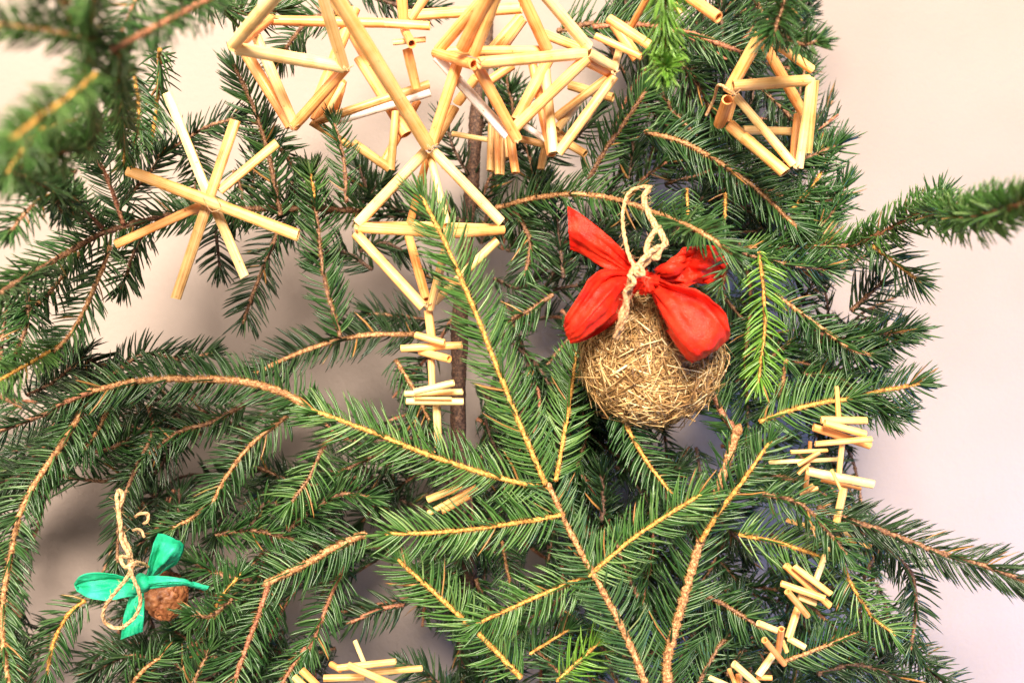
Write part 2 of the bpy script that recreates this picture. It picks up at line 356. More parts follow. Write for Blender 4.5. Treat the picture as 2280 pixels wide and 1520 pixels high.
# --- the spray in front, seen from below
T([(1445,1540),(1395,1420),(1330,1290),(1275,1190),(1226,1085)], (18,13), 74, 'o','blue', .06, 1.0, -.055, fan=0, name='branch')
T([(1215,1078),(1160,950),(1100,800),(1060,700),(1000,560),(940,440)], (13,9), 78,'y','bright', .05, 1.05, -.06, -.085)
T([(1222,1088),(1100,1060),(950,1010),(800,950),(700,915)], (13,10), 80,'y','bright', .06, 1.05, -.055, -.04)
T([(1237,1070),(1258,960),(1272,880),(1285,790)], (11,7), 70,'y','bright', .05, 1.0, -.052, .012)
T([(1250,1146),(1110,1170),(980,1185),(865,1188)], (11,9), 78,'y','bright', .05, 1.1, -.06, -.062)
T([(1322,1276),(1200,1325),(1065,1385)], (11,8), 74,'y','bright', .05, 1.0, -.05, -.05)
T([(1310,1282),(1400,1205),(1480,1150),(1558,1102)], (10,9), 78,'y','bright', .05, 1.0, -.055, -.06)
T([(1160,1508),(1080,1425),(980,1330),(888,1247)], (14,9), 74,'y','bright', .05, 1.0, -.045, -.05)
T([(1490,1560),(1485,1480),(1495,1430),(1525,1320),(1560,1200)], (26,22), 84,'o','mid', .06, 1.0, -.03, fan=0, name='branch')
T([(1560,1205),(1600,1140),(1650,1075),(1712,985)], (13,8), 70,'y','mid', .06, 1.0, -.035, -.04)
T([(1372,905),(1400,960),(1440,1030),(1495,1100)], (11,8), 62,'y','mid', .05, 1.0, -.03, -.035)
T([(1590,1110),(1612,1050),(1640,965)], (24,22), 62,'o','mid', .04, .6, -.01, fan=0, name='branch')
T([(1640,965),(1605,915),(1580,860)], (18,12), 62,'r','mid', .08, .9, .0)
T([(1645,1190),(1730,1207),(1830,1238)], (9,9), 88,'y','bright', .05, 1.05, -.03)
T([(1690,938),(1790,905),(1893,886)], (11,11), 78,'y','bright', .05, 1.0, -.012)
T([(1893,888),(1960,870),(2050,853)], (12,10), 62,'y','mid', .10, 1.1, -.01, fan=1.6)
T([(1690,560),(1700,650),(1702,740),(1688,850)], (9,7), 62,'y','lime', .10, 1.0, -.035)
T([(1725,655),(1820,725),(1890,775),(1945,792)], (9,8), 62,'o','mid', .08, 1.0, -.01)
T([(1436,293),(1530,322),(1630,382),(1690,428),(1775,510)], (12,9), 72,'o','mid', .06, 1.1, -.01)
T([(1105,462),(1200,440),(1290,432),(1380,445),(1480,480),(1560,515,-.085),(1632,560,-.095)], (14,11), 66,'o','mid', .10, 1.0, .03, -.045)
T([(1478,-60,-.15),(1478,40,-.13),(1479,135,-.115)], (11,10), 68,'y','lime', .6, 1.9, ang=52, fan=4.5)
T([(1480,130,-.115),(1482,158,-.125)], (8,7), 60,'y','lime', .8, 3.0, ang=60, fan=4)
T([(1320,60),(1420,55),(1530,72),(1600,97),(1665,122)], (12,12), 74,'r','mid', .08, 1.1, .0)
T([(1240,70),(1330,50),(1430,58)], (13,12), 66,'b','mid', .1, 1.0, .05)
T([(1650,555,.0),(1800,548,-.0),(1900,545,-.01),(1960,520,-.03),(2060,475,-.07),(2160,485,-.15),(2320,440,-.25)], (13,10), 72,'r','bright', .4, 1.9)
T([(2060,500,-.04),(2080,460,-.055),(2095,430,-.06)], (11,11), 64,'r','mid', .15, .8, fan=1.0)
T([(1945,548),(1990,585),(2045,625)], (10,8), 66,'y','mid', .12, 1.0, -.03, fan=1.2)
T([(1895,692),(1930,660),(1962,632)], (13,12), 72,'b','dark', .05, .9, .02, fan=.6)
T([(1820,760),(1900,755),(1970,742),(2035,735)], (10,8), 62,'b','mid', .35, 1.3, .0, fan=1.4)
T([(1900,790),(1950,775),(2010,755)], (9,7), 56,'b','mid', .3, 1.2, .0)
# right side, upper
T([(1700,420),(1790,450),(1860,440),(1880,410)], (10,7), 60,'b','mid', .3, 1.2, .02)
T([(1750,380),(1800,350),(1850,330),(1870,315)], (10,8), 62,'b','mid', .3, 1.2, .01, fan=1.4)
T([(1760,470),(1820,400),(1850,330)], (9,7), 58,'y','mid', .3, 1.2, .015)
T([(1780,560),(1830,500),(1870,450)], (9,7), 56,'b','mid', .4, 1.2, .015)
T([(1590,260),(1640,300),(1700,360)], (10,9), 58,'b','mid', .3, 1.2, .03)
T([(1500,120),(1560,200),(1590,270)], (10,9), 62,'b','mid', .3, 1.2, .03)
T([(1640,150),(1700,200),(1760,260),(1790,310)], (10,9), 60,'b','dark', .3, 1.2, .04)
T([(1765,-60,-.11),(1748,0,-.12),(1722,78,-.13)], (12,10), 74,'b','mid', .5, 1.9, fan=1.0)
T([(1745,80,-.1),(1785,100,-.11),(1825,92,-.12)], (10,8), 52,'b','mid', .4, 1.6, fan=1.0)
T([(1660,-40,-.05),(1700,30,-.06),(1745,85,-.08)], (10,8), 60,'b','mid', .4, 1.1)
T([(1310,400),(1350,330),(1385,280),(1440,200)], (12,9), 62,'b','mid', .12, 1.1, .02, .0)
T([(1550,300),(1500,250),(1470,200)], (9,8), 60,'b','mid', .3, 1.1, .02)
T([(1530,420),(1533,520)], (7,6), 52,'y','mid', .12, 1.0, -.0)
T([(1615,430),(1612,500)], (8,7), 52,'y','mid', .15, 1.0, .0)
T([(1400,400),(1408,350),(1405,300)], (9,8), 52,'d','dark', .2, 1.2, .03)
T([(1650,540,-.085),(1625,590,-.088),(1605,640,-.085)], (8,6), 54,'b','mid', .2, .8, fan=.5)
# right of ball
T([(1640,560),(1760,590),(1850,600)], (9,8), 60,'b','mid', .4, 1.1, -.01)
T([(1670,700),(1660,800),(1665,900),(1660,990)], (8,6), 52,'o','mid', .08, 1.1, .01)
T([(1750,800),(1740,860),(1700,920)], (10,10), 58,'o','mid', .15, 1.0, .0)
T([(1790,830),(1880,850),(1980,930)], (9,8), 58,'b','mid', .3, 1.2, .01)
T([(1880,900),(1950,910),(2010,920)], (9,8), 58,'b','mid', .3, 1.1, .01, fan=1.3)
T([(1660,840),(1720,790),(1790,740)], (9,8), 58,'b','mid', .3, 1.1, .01)
# right, lower
T([(1640,1080),(1720,1060),(1790,1080),(1850,1110)], (10,8), 62,'b','mid', .35, 1.1, -.0)
T([(1700,1100),(1780,1120),(1850,1190),(1880,1230)], (10,8), 62,'b','mid', .3, 1.1, -.055)
T([(1820,1130),(1900,1160),(1980,1185),(2090,1228),(2200,1262),(2320,1310)], (16,12), 72,'b','dark', .12, 1.3, -.04, -.06, ang=48)
T([(1900,1170),(1960,1210),(2010,1250),(2035,1290),(2040,1370),(2030,1440)], (12,8), 60,'b','dark', .15, 1.2, -.01)
T([(1866,1215),(1895,1300),(1940,1370),(1990,1410)], (9,7), 66,'y','bright', .10, 1.0, -.03)
T([(1745,1472),(1830,1440),(1912,1408)], (9,9), 62,'o','mid', .08, 1.0, -.02)
T([(1560,1320),(1620,1350),(1700,1402)], (10,9), 60,'b','mid', .08, 1.0, -.0)
T([(1960,1380),(2030,1450),(2080,1500),(2140,1540)], (12,8), 62,'d','dark', .3, 1.3, .0)
T([(1820,1500),(1900,1480),(1980,1500),(2060,1540)], (12,8), 58,'d','dark', .3, 1.2, .0)
T([(1780,1330),(1860,1400),(1900,1470)], (10,8), 58,'b','mid', .3, 1.1, .01)
T([(1340,1160),(1345,1100),(1340,1040)], (14,12), 50,'d','dark', .5, 1.4, .03)
T([(1420,1330),(1390,1260),(1370,1200)], (10,8), 60,'b','mid', .3, 1.1, .02)
T([(1370,1040),(1460,1060),(1520,1040)], (10,8), 58,'d','dark', .4, 1.1, .04)
T([(1180,1455),(1265,1402)], (8,7), 60,'y','mid', .12, .9, -.0)
T([(1240,1515),(1290,1470),(1330,1430)], (9,10), 66,'y','lime', .3, .9, -.02)
T([(1290,1540),(1230,1480),(1180,1430)], (10,8), 60,'b','blue', .3, 1.1, .01)
T([(1380,1540),(1350,1460),(1310,1400)], (10,8), 62,'b','blue', .3, 1.1, .01)
T([(1118,1205),(1126,1255),(1138,1305)], (8,7), 50,'o','mid', .1, .7, .01)
T([(1250,1330),(1180,1380),(1120,1440)], (9,7), 62,'b','mid', .2, 1.1, .01)
T([(1620,1500),(1660,1420),(1640,1330)], (10,8), 60,'b','dark', .3, 1.2, .02)
T([(1550,1530),(1600,1440),(1660,1380)], (10,8), 60,'b','blue', .3, 1.1, .02)
# middle: around the trunk
T([(1232,655),(1180,690),(1130,715)], (11,9), 62,'b','mid', .15, 1.0, .02)
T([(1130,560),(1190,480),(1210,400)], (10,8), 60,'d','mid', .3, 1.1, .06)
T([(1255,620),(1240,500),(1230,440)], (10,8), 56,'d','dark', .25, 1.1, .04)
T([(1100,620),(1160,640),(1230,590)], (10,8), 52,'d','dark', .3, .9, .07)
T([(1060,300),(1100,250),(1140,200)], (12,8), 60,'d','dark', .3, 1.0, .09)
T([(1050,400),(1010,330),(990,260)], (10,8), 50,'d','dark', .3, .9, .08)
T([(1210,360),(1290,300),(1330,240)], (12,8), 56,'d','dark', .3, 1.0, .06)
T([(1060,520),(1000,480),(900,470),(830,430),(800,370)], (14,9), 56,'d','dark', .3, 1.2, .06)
T([(880,800),(905,840),(930,880),(960,940)], (10,8), 56,'o','mid', .15, 1.0, .04)
T([(960,715),(900,705),(820,698)], (10,8), 60,'b','dark', .2, 1.2, .05)
# --- left: upper, blurred because near the lens
T([(210,-60),(206,60),(203,180),(200,290)], (13,10), 74,'y','bright', .25, 1.5, -.33, -.2)
T([(560,-60,-0.182),(450,8,-0.221),(350,60,-0.260),(258,112,-0.286)], (18,14), 70,'r','mid', .15, 1.0, fan=0)
T([(258,112,-0.260),(268,200,-0.182),(272,290,-0.090),(276,372,-0.060)], (12,8), 58,'y','bright', .08, 1.2)
T([(356,110,-.05),(352,210,-.01),(338,320,.0)], (11,8), 54,'y','mid', .08, 1.1)
T([(215,165,-0.305),(130,232,-0.328),(20,320,-0.350)], (11,9), 78,'y','bright', .3, 1.1)
T([(230,95,-0.282),(120,70,-0.305),(-40,50,-0.328)], (11,9), 74,'o','bright', .35, 1.5)
T([(200,40,-0.282),(110,-10,-0.305),(40,-60,-0.328)], (12,10), 70,'r','mid', .3, 1.4)
T([(200,330,-0.192),(90,345,-0.249),(-60,360,-0.294)], (12,10), 78,'r','bright', .7, 1.8)
T([(150,270,-0.226),(80,300,-0.271),(20,380,-0.294)], (12,10), 74,'y','bright', .5, 1.1)
T([(330,-60,-.2),(290,30,-.2),(262,90,-.2)], (11,8), 60,'r','mid', .4, 1.1)
T([(430,-20,-.1),(540,30,-.05),(640,20,-.02)], (12,9), 62,'b','mid', .3, 1.3)
T([(790,20),(700,40),(650,90),(620,140)], (11,8), 58,'b','mid', .1, 1.1, .02)
T([(800,-20),(880,10),(970,20)], (14,10), 50,'d','dark', .3, 1.3, .06)
T([(275,500),(240,400),(208,340),(200,285,-0.156)], (12,10), 60,'r','mid', .12, 1.0, -.03)
T([(235,515,-0.030),(170,455,-0.070),(80,402,-0.182),(-30,385,-0.260)], (13,10), 64,'r','mid', .08, 1.1)
T([(820,470,.05),(700,466,.03),(570,465,.01),(440,472,-0.010),(350,485,-0.020),(230,522,-0.035),(110,590,-0.070),(-40,680,-0.156)], (16,14), 64,'b','mid', .08, 1.15)
T([(245,548),(215,630),(165,730),(105,800)], (12,9), 62,'o','mid', .07, 1.1, -.04, -.06)
T([(130,770,-.05),(60,812,-.08),(-40,868,-.11)], (10,8), 62,'y','bright', .12, 1.1)
T([(625,480),(600,350),(562,230),(523,150)], (11,9), 60,'b','mid', .15, 1.2, .0, -.01)
T([(350,350),(400,320),(460,285),(525,265)], (10,8), 54,'b','dark', .12, 1.1, .0)
T([(270,450),(330,390),(360,345)], (10,8), 54,'b','dark', .2, 1.1, .0)
T([(560,440),(570,340),(590,280)], (9,7), 50,'b','dark', .2, 1.1, .03)
T([(772,450),(765,360),(742,268)], (10,7), 46,'b','mid', .1, .75, -.035)
T([(757,748),(722,620),(706,500),(690,385)], (10,7), 62,'b','mid', .12, 1.05, .0)
T([(700,440),(695,400),(690,375)], (8,6), 50,'y','bright', .15, 1.0, -.005)
T([(625,500),(585,600),(562,660),(545,712)], (10,9), 60,'b','dark', .10, 1.1, .01, fan=.5)
T([(480,500),(485,560),(490,600)], (10,7), 54,'d','dark', .25, 1.1, .03, fan=1.2)
T([(640,400),(660,450),(640,520)], (10,7), 54,'d','dark', .3, 1.1, .04)
T([(800,470),(830,420),(860,400)], (12,8), 60,'d','dark', .4, 1.3, .06)
T([(800,560),(850,540),(900,560)], (10,7), 56,'d','dark', .3, 1.1, .05)
T([(940,745),(820,745),(730,762),(650,790),(572,828)], (14,11), 62,'o','dark', .06, 1.1, .03, .0)
T([(700,930),(650,885),(560,855),(430,845),(310,850),(205,872)], (20,15), 70,'o','mid', .05, 1.2, -.03, -.045, fan=.2, ang=62)
T([(205,872),(160,890),(122,905)], (14,10), 52,'r','mid', .1, 1.1, -.045, fan=.6)
T([(200,880),(150,970),(60,1110),(25,1240),(8,1380),(25,1540)], (14,12), 64,'o','mid', .06, 1.2, -.04, -.045)
T([(195,890),(120,915),(40,945),(-40,975)], (13,10), 54,'b','dark', .2, 1.1, -.02)
T([(160,780),(200,800),(250,840),(300,870)], (12,8), 60,'d','dark', .3, 1.2, .01)
T([(100,1000),(60,1050),(-20,1080)], (10,8), 54,'d','dark', .3, 1.1, .01)
T([(640,925),(560,990),(505,1060),(470,1125)], (11,8), 66,'o','mid', .06, 1.1, -.02)
T([(480,1100),(430,1150),(370,1180)], (10,8), 58,'o','mid', .2, 1.0, -.01)
T([(545,900),(470,940),(400,960),(330,1010)], (11,8), 60,'b','mid', .12, 1.1, .0)
T([(330,900),(340,960),(300,1050),(268,1140),(262,1260)], (11,8), 54,'b','dark', .10, 1.1, .0)
T([(400,900),(390,980),(340,1060)], (10,8), 54,'d','dark', .15, 1.1, .02)
T([(250,890),(215,960),(180,1010)], (11,8), 54,'o','mid', .1, 1.1, -.03)
T([(716,1000),(690,1060),(645,1125)], (8,6), 66,'b','bright', .08, 1.0, -.03)
T([(640,1180),(700,1130),(760,1100),(830,1110)], (12,9), 62,'b','mid', .4, 1.2, -.01)
T([(560,1170),(600,1120),(700,1160)], (11,8), 60,'d','mid', .5, 1.2, .0)
T([(480,1190),(560,1180),(660,1200)], (11,8), 62,'b','mid', .5, 1.3, -.005)
T([(815,1188),(750,1215),(680,1255),(600,1295)], (20,17), 74,'o','mid', .08, 1.1, -.03, fan=0, name='branch')
T([(600,1295),(575,1370),(545,1450),(515,1540)], (13,11), 64,'r','mid', .08, 1.1, -.03)
T([(765,1260),(735,1330),(708,1400),(685,1450)], (9,8), 62,'r','mid', .08, 1.1, -.01)
T([(900,1345),(840,1357),(778,1385)], (12,10), 60,'r','dark', .10, 1.1, .01)
T([(465,1375),(500,1320),(532,1280)], (9,8), 62,'y','mid', .15, 1.0, -.03)
T([(560,1290),(500,1280),(430,1250)], (11,8), 58,'b','mid', .4, 1.2, .0)
T([(420,1440),(480,1410),(540,1380)], (11,8), 62,'b','mid', .4, 1.3, -.01)
T([(190,1335),(150,1370),(120,1430),(105,1500)], (11,8), 60,'y','mid', .08, 1.0, -.02)
T([(285,1530),(320,1490),(362,1458)], (10,9), 58,'o','mid', .12, 1.0, -.01)
T([(440,1520),(380,1470),(280,1460),(200,1500)], (11,8), 60,'b','dark', .35, 1.2, .0)
T([(330,1430),(250,1440),(190,1480)], (11,8), 60,'d','dark', .3, 1.1, .02)
T([(480,1060),(500,1120),(480,1200)], (11,8), 56,'d','dark', .3, 1.1, .03)
T([(680,1440),(640,1500),(620,1540)], (9,8), 62,'r','mid', .1, 1.1, -.01)
T([(420,1540),(450,1480),(470,1440)], (9,8), 62,'b','mid', .3, 1.1, -.02)
T([(900,1290),(960,1290),(1000,1300)], (10,8), 58,'d','mid', .3, .9, .03)
T([(1000,1540),(950,1500),(900,1480)], (12,8), 54,'d','dark', .3, 1.3, .02)
T([(860,1000),(800,1030),(740,1060)], (9,7), 60,'b','mid', .2, 1.0, .0)
T([(20,640,-.04),(10,720,-.04),(0,800,-.05)], (11,8), 60,'b','mid', .15, 1.1)
T([(60,1530),(20,1440),(-20,1380)], (10,8), 60,'b','mid', .2, 1.1, .0)
T([(440,1180),(400,1140),(400,1090)], (10,8), 50,'d','dark', .2, 1.0, .04)

T([(60,640,-.05),(60,720,-.05),(30,800,-.05)], (10,8), 60,'b','mid', .2, 1.2)
T([(180,560,-.04),(120,640,-.04),(60,700,-.05)], (10,8), 60,'o','mid', .15, 1.2)
T([(330,500),(300,560),(270,640)], (9,7), 56,'b','mid', .2, 1.2, .0)
T([(240,840),(320,790),(400,800),(470,790)], (10,8), 56,'b','dark', .25, 1.2, .0)
T([(100,430,-.12),(60,470,-.13),(20,520,-.14)], (10,8), 60,'b','mid', .2, 1.2)
T([(170,380,-.12),(120,420,-.12),(140,480,-.1)], (10,8), 60,'b','mid', .3, 1.3)
T([(420,300),(440,380),(420,470)], (9,7), 56,'b','mid', .2, 1.1, .03)
T([(520,380),(540,440),(520,500)], (9,7), 56,'b','dark', .25, 1.2, .02)
T([(560,300),(620,330),(660,380)], (9,7), 54,'b','mid', .2, 1.1, .02)
T([(830,600,.05),(760,560,.05),(700,570,.04)], (9,7), 54,'d','dark', .25, 1.1)
T([(300,170,-.06),(310,250,-.05),(300,330,-.04)], (9,7), 56,'y','mid', .15, 1.2)
T([(170,1010),(240,1000),(330,960)], (10,8), 58,'b','mid', .3, 1.2, .0)
T([(60,880),(120,850),(180,800)], (10,8), 58,'b','dark', .3, 1.2, .0)
T([(1150,470),(1180,540),(1170,610)], (10,8), 58,'b','mid', .2, 1.1, .03)
T([(1200,440),(1180,350),(1150,290)], (10,8), 56,'b','dark', .25, 1.1, .05)
T([(520,1330,-.03),(470,1370,-.045),(425,1370,-.055)], (9,7), 56,'b','mid', .3, 1.1)
# --- twigs deeper in the crown, behind the ones above
def dense(x, y):
    q = np.array([[x, y]]); return not in_gap(q)[0]
tries = 0; made = 0
rr = random.Random(11)
while made < 370 and tries < 9000:
    tries += 1
    if rr.random() < .6: x, y = rr.uniform(1000, 1980), rr.uniform(300, 1540)
    else: x, y = rr.uniform(-20, 1100), rr.uniform(860, 1540)
    if rr.random() < .10: x, y = rr.uniform(1040, 1320), rr.uniform(380, 950)
    if rr.random() < .07: x, y = rr.uniform(1350, 1820), rr.uniform(-20, 320)
    a = math.atan2(y - 650, x - 1100) + rr.gauss(0, .75); Lp = rr.uniform(130, 250)
    p = [(x + math.cos(a + b) * Lp * k - 0, y + math.sin(a + b) * Lp * k + 18 * k * k) for k, b in ((0, 0), (.5, rr.gauss(0, .12)), (1, rr.gauss(0, .2)))]
    q = np.array([[p[0][0] + (p[2][0] - p[0][0]) * t, p[0][1] + (p[2][1] - p[0][1]) * t] for t in np.linspace(0, 1, 7)])
    if in_gap(q).any(): continue
    dd = rr.uniform(.045, .125); nd = rr.choice(['dark', 'dark', 'dark', 'mid'])  # mostly the dark green, so the crown's inner shade is in the colour
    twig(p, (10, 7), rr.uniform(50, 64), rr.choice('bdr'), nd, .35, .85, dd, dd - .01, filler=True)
    made += 1

# ------------------------------------------------------------------ straw work
def straw(parent, a, b, w, m='y', flat=1.0, slant=.15, label=None, taper=1.0, bend=0.0, name='straw'):
    """hollow straw between two points (px, py, depth); local Z runs along the stalk"""
    A = P(*a); B = P(*b); ax = B - A; L = ax.length; dm = (a[2] + b[2]) / 2
    r = Wd(w, dm) * .52; n = 14; m_ = max(6, int(L / .003) + 3); ri = r * .74
    ph = random.uniform(0, 6.28); zz = np.linspace(0, L, m_); an = np.linspace(0, 2 * np.pi, n, endpoint=False)
    zn = random.uniform(.15, .85) * L; prof = 1 + .03 * np.sin(zz / .011 + ph) + .06 * np.exp(-((zz - zn) / .0018) ** 2); sx, sy = random.uniform(-1, 1) * slant, random.uniform(-1, 1) * slant
    sx2, sy2 = random.uniform(-1, 1) * slant, random.uniform(-1, 1) * slant; tp = np.linspace(1, taper, m_)
    lump = 1 + .03 * np.sin(2 * an + ph) + .02 * np.sin(5 * an + ph)
    def ringset(rad, lift=0):
        X = rad * np.outer(prof * tp, np.cos(an) * lump); Y = rad * flat * np.outer(prof * tp, np.sin(an) * lump); Z = np.repeat(zz[:, None], n, 1).copy()
        k0 = np.clip(1 - zz / (3 * r), 0, 1)[:, None]; k1 = np.clip(1 - (L - zz) / (3 * r), 0, 1)[:, None]
        Z += k0 * (X * sx + Y * sy) + k1 * (X * sx2 + Y * sy2)
        Y = Y + bend * np.sin(np.pi * zz / L)[:, None]
        return np.stack([X, Y, Z], -1).reshape(-1, 3)
    o_ = ringset(r); i_ = ringset(ri); V = np.vstack([o_, i_, o_[:n], i_[:n], o_[-n:], i_[-n:]]); K = m_ * n
    i = np.arange(m_ - 1)[:, None] * n; j = np.arange(n)[None]; j2 = (j + 1) % n
    F1 = np.stack([i + j, i + j2, i + n + j2, i + n + j], -1).reshape(-1, 4); F2 = F1[:, ::-1] + K
    jj = np.arange(n); jn = (jj + 1) % n; e = 2 * K
    F3 = np.stack([e + jn, e + jj, e + n + jj, e + n + jn], 1); F4 = np.stack([e + 2 * n + jj, e + 2 * n + jn, e + 3 * n + jn, e + 3 * n + jj], 1)
    me = np_mesh('straw', V, np.vstack([F1, F2, F3, F4]), smooth=True)
    o = link(name, me, parent, SM[m])
    zv = ax.normalized(); yv = Vector((0, -1, 0)); yv = (yv - zv * yv.dot(zv)).normalized(); xv = yv.cross(zv); q = Matrix((xv, yv, zv)).transposed().to_quaternion()
    o.rotation_mode = 'QUATERNION'; o.rotation_quaternion = q; o.location = A - parent.location
    if label: o['label'] = label
    return o
def thread(parent, pts, w=2.2, name='thread'):
    c, s = spline([P(*q) for q in pts], .0008); V, F, F3 = tube(c, Wd(w) / 2, 6)
    return link(name, np_mesh('thread', V - np.array(parent.location), F, F3, smooth=True), parent, TWINE)
def knot(parent, x, y, d, s=9):
    pts = [(x + s * math.cos(t) * .6, y + s * .7 * math.sin(t * 1.3), d + .002 * math.sin(t * 2)) for t in np.linspace(0, 7, 9)] + [(x + s * 1.8, y - s * .8, d)]
    thread(parent, pts, 2.6, 'knot')
def straws(parent, rows):
    for r in rows:
        x0, y0, d0, x1, y1, d1, w, m = r[:8]; kw = r[8] if len(r) > 8 else {}
        straw(parent, (x0, y0, d0), (x1, y1, d1), w, m, **kw)

G1 = 'straw octahedra of the hanging mobile'; G2 = 'straw pieces strung on threads'
st = thing('straw_star', 'eight-rayed star of flattened straws lying on the left twigs', 'straw star', P(465, 450, -.05))
straws(st, [(372,208,-.045, 462,432,-.05, 20,'c',{'flat':.4}), (462,425,-.05, 545,617,-.05, 21,'c',{'flat':.4}), (257,545,-.05, 452,456,-.05, 19,'o',{'flat':.4}),
            (490,424,-.052, 617,318,-.045, 20,'y',{'flat':.45}), (524,268,-.052, 391,665,-.058, 23,'t',{'flat':.5,'label':'ribbed split straw with dark grooves along it'}), (284,379,-.062, 664,524,-.066, 26,'y',{'flat':.5})])
thread(st, [(452,440,-.075),(470,470,-.079),(492,462,-.076),(478,436,-.076)], 2.2)

h1 = thing('straw_octahedron', 'big straw octahedron at the upper left with a bright cream front bar', 'straw ornament', P(650, 120, -.08), G1)
straws(h1, [(521,98,-.10, 640,-40,-.16, 30,'c'), (524,108,-.095, 765,150,-.07, 28,'c'), (712,-30,-.12, 766,150,-.07, 26,'c'), (548,120,-.04, 648,282,-.04, 24,'o'),
            (570,80,-.06, 655,275,-.045, 22,'c'), (770,150,-.065, 652,284,-.045, 24,'o'), (575,45,-.04, 868,52,-.03, 22,'o'), (790,20,-.03, 700,240,-.03, 24,'o'), (520,102,-.09, 600,40,-.04, 26,'o')])
knot(h1, 770, 153, -.078); knot(h1, 650, 284, -.05)
h2 = thing('straw_octahedron', 'largest straw frame with two long straws meeting above the small diamond', 'straw ornament', P(900, 150, -.08), G1)
straws(h2, [(735,-30,-.15, 952,322,-.055, 32,'y'), (1095,-20,-.12, 1030,108,-.085, 30,'o'), (1022,130,-.06, 960,322,-.05, 24,'o'), (800,130,.0, 905,300,-.01, 24,'o'), (735,-20,.02, 830,150,.0, 28,'o'),
            (905,35,-.02, 1160,18,-.03, 24,'y'), (965,318,-.03, 1012,240,-.02, 22,'t')])
knot(h2, 957, 328, -.066, 10)
h8 = thing('straw_chain', 'short straw chain with a hollow straw end facing the viewer at top centre', 'straw ornament', P(905, 100, -.06), G2)
straws(h8, [(893,-30,-.07, 898,45,-.06, 22,'o'), (960,-25,-.08, 918,38,-.065, 18,'c'), (858,52,-.07, 957,58,-.07, 20,'y'), (900,66,-.055, 917,98,-.085, 19,'o',{'slant':.05}), (875,95,-.06, 948,88,-.06, 13,'c'), (906,108,-.05, 927,198,-.045, 20,'o')])
h6 = thing('straw_octahedron', 'small amber straw octahedron hanging behind the long straws left of the diamond', 'straw ornament', P(800, 280, -.02), G1)
straws(h6, [(700,272,-.03, 955,188,-.02, 18,'t'), (748,270,-.025, 958,206,-.018, 19,'w'), (700,268,-.03, 752,170,-.03, 20,'o'), (693,272,-.03, 780,325,-.025, 16,'t'), (785,318,-.025, 868,376,-.02, 19,'t'),
            (881,248,-.02, 870,378,-.02, 18,'t'), (930,225,.0, 848,372,-.01, 18,'o'), (722,262,-.03, 765,185,-.03, 12,'c'), (760,180,-.01, 738,262,-.02, 24,'o')])
h3 = thing('straw_octahedron', 'wide straw octahedron at top centre with one bleached white straw', 'straw ornament', P(1170, 150, -.05), G1)
straws(h3, [(977,112,-.05, 1095,-25,-.10, 24,'y'), (1056,122,-.085, 1112,-25,-.12, 24,'y'), (985,115,-.04, 1222,112,-.03, 20,'y'), (1066,141,-.09, 1304,119,-.07, 25,'y'), (970,118,-.05, 1056,144,-.085, 24,'o'),
            (974,128,-.05, 1130,302,-.05, 23,'w',{'label':'bleached white straw slanting down to the right'}), (1062,148,-.08, 1152,312,-.05, 24,'o'), (1200,-25,-.10, 1310,105,-.07, 25,'c'), (1158,-20,-.06, 1218,110,-.035, 26,'o'),
            (1160,35,.01, 1096,108,.01, 20,'o'), (1166,42,.005, 1118,110,.01, 20,'o'), (1142,145,.01, 1075,190,.01, 20,'o'), (1220,135,-.03, 1148,268,-.04, 24,'y'), (1308,128,-.07, 1146,285,-.05, 24,'y'),
            (1212,76,-.01, 1302,112,-.03, 20,'y'), (1310,118,-.068, 1366,150,-.05, 20,'c'), (1308,138,-.06, 1362,165,-.04, 22,'o')])
knot(h3, 1066, 138, -.098, 8); knot(h3, 1150, 315, -.06, 6)
h3b = thing('straw_octahedron', 'slanting straw octahedron right of top centre ending in a point at its foot', 'straw ornament', P(1290, 230, -.04), G1)
straws(h3b, [(1368,170,-.045, 1244,340,-.04, 22,'y'), (1355,172,-.02, 1236,262,-.01, 18,'t'), (1213,140,-.03, 1232,340,-.04, 21,'c'), (1183,130,-.02, 1228,346,-.03, 20,'o'), (1060,172,.0, 1018,230,.01, 20,'y'),
             (1380,106,-.04, 1366,160,-.045, 16,'c'), (1268,190,.02, 1365,218,.01, 20,'t'), (1292,222,-.0, 1240,288,-.01, 18,'c'), (1160,275,-.01, 1222,316,-.03, 14,'w')])
knot(h3b, 1366, 163, -.055, 7)
h7 = thing('straw_tassel', 'bundle of short upright straws in front of the trunk with a cross straw', 'straw ornament', P(1120, 330, -.01), G2)
straws(h7, [(1095,268,-.0, 1092,381,-.0, 17,'t'), (1106,280,-.015, 1108,388,-.015, 12,'o'), (1120,300,-.01, 1117,389,-.01, 13,'t'), (1126,298,-.02, 1130,350,-.02, 9,'c'), (1135,300,-.02, 1148,385,-.025, 18,'o'),
            (1006,298,.01, 1088,312,.01, 11,'c'), (1152,308,.0, 1212,322,.0, 15,'t'), (1240,305,.0, 1303,343,-.01, 18,'t'), (1214,328,.02, 1204,377,.02, 16,'t'), (1236,290,.01, 1262,312,.01, 18,'t')])
h9 = thing('straw_chain', 'crossed short straws beside the lime green twig tip at the top', 'straw ornament', P(1390, 80, -.05), G2)
straws(h9, [(1325,80,-.055, 1430,127,-.06, 16,'y'), (1356,42,-.06, 1447,102,-.07, 20,'y'), (1368,55,-.03, 1418,130,-.03, 24,'o'), (1450,-20,-.06, 1404,62,-.03, 15,'o'), (1500,-30,-.08, 1600,40,-.1, 24,'o'), (1500,5,-.09, 1515,30,-.09, 12,'y')])
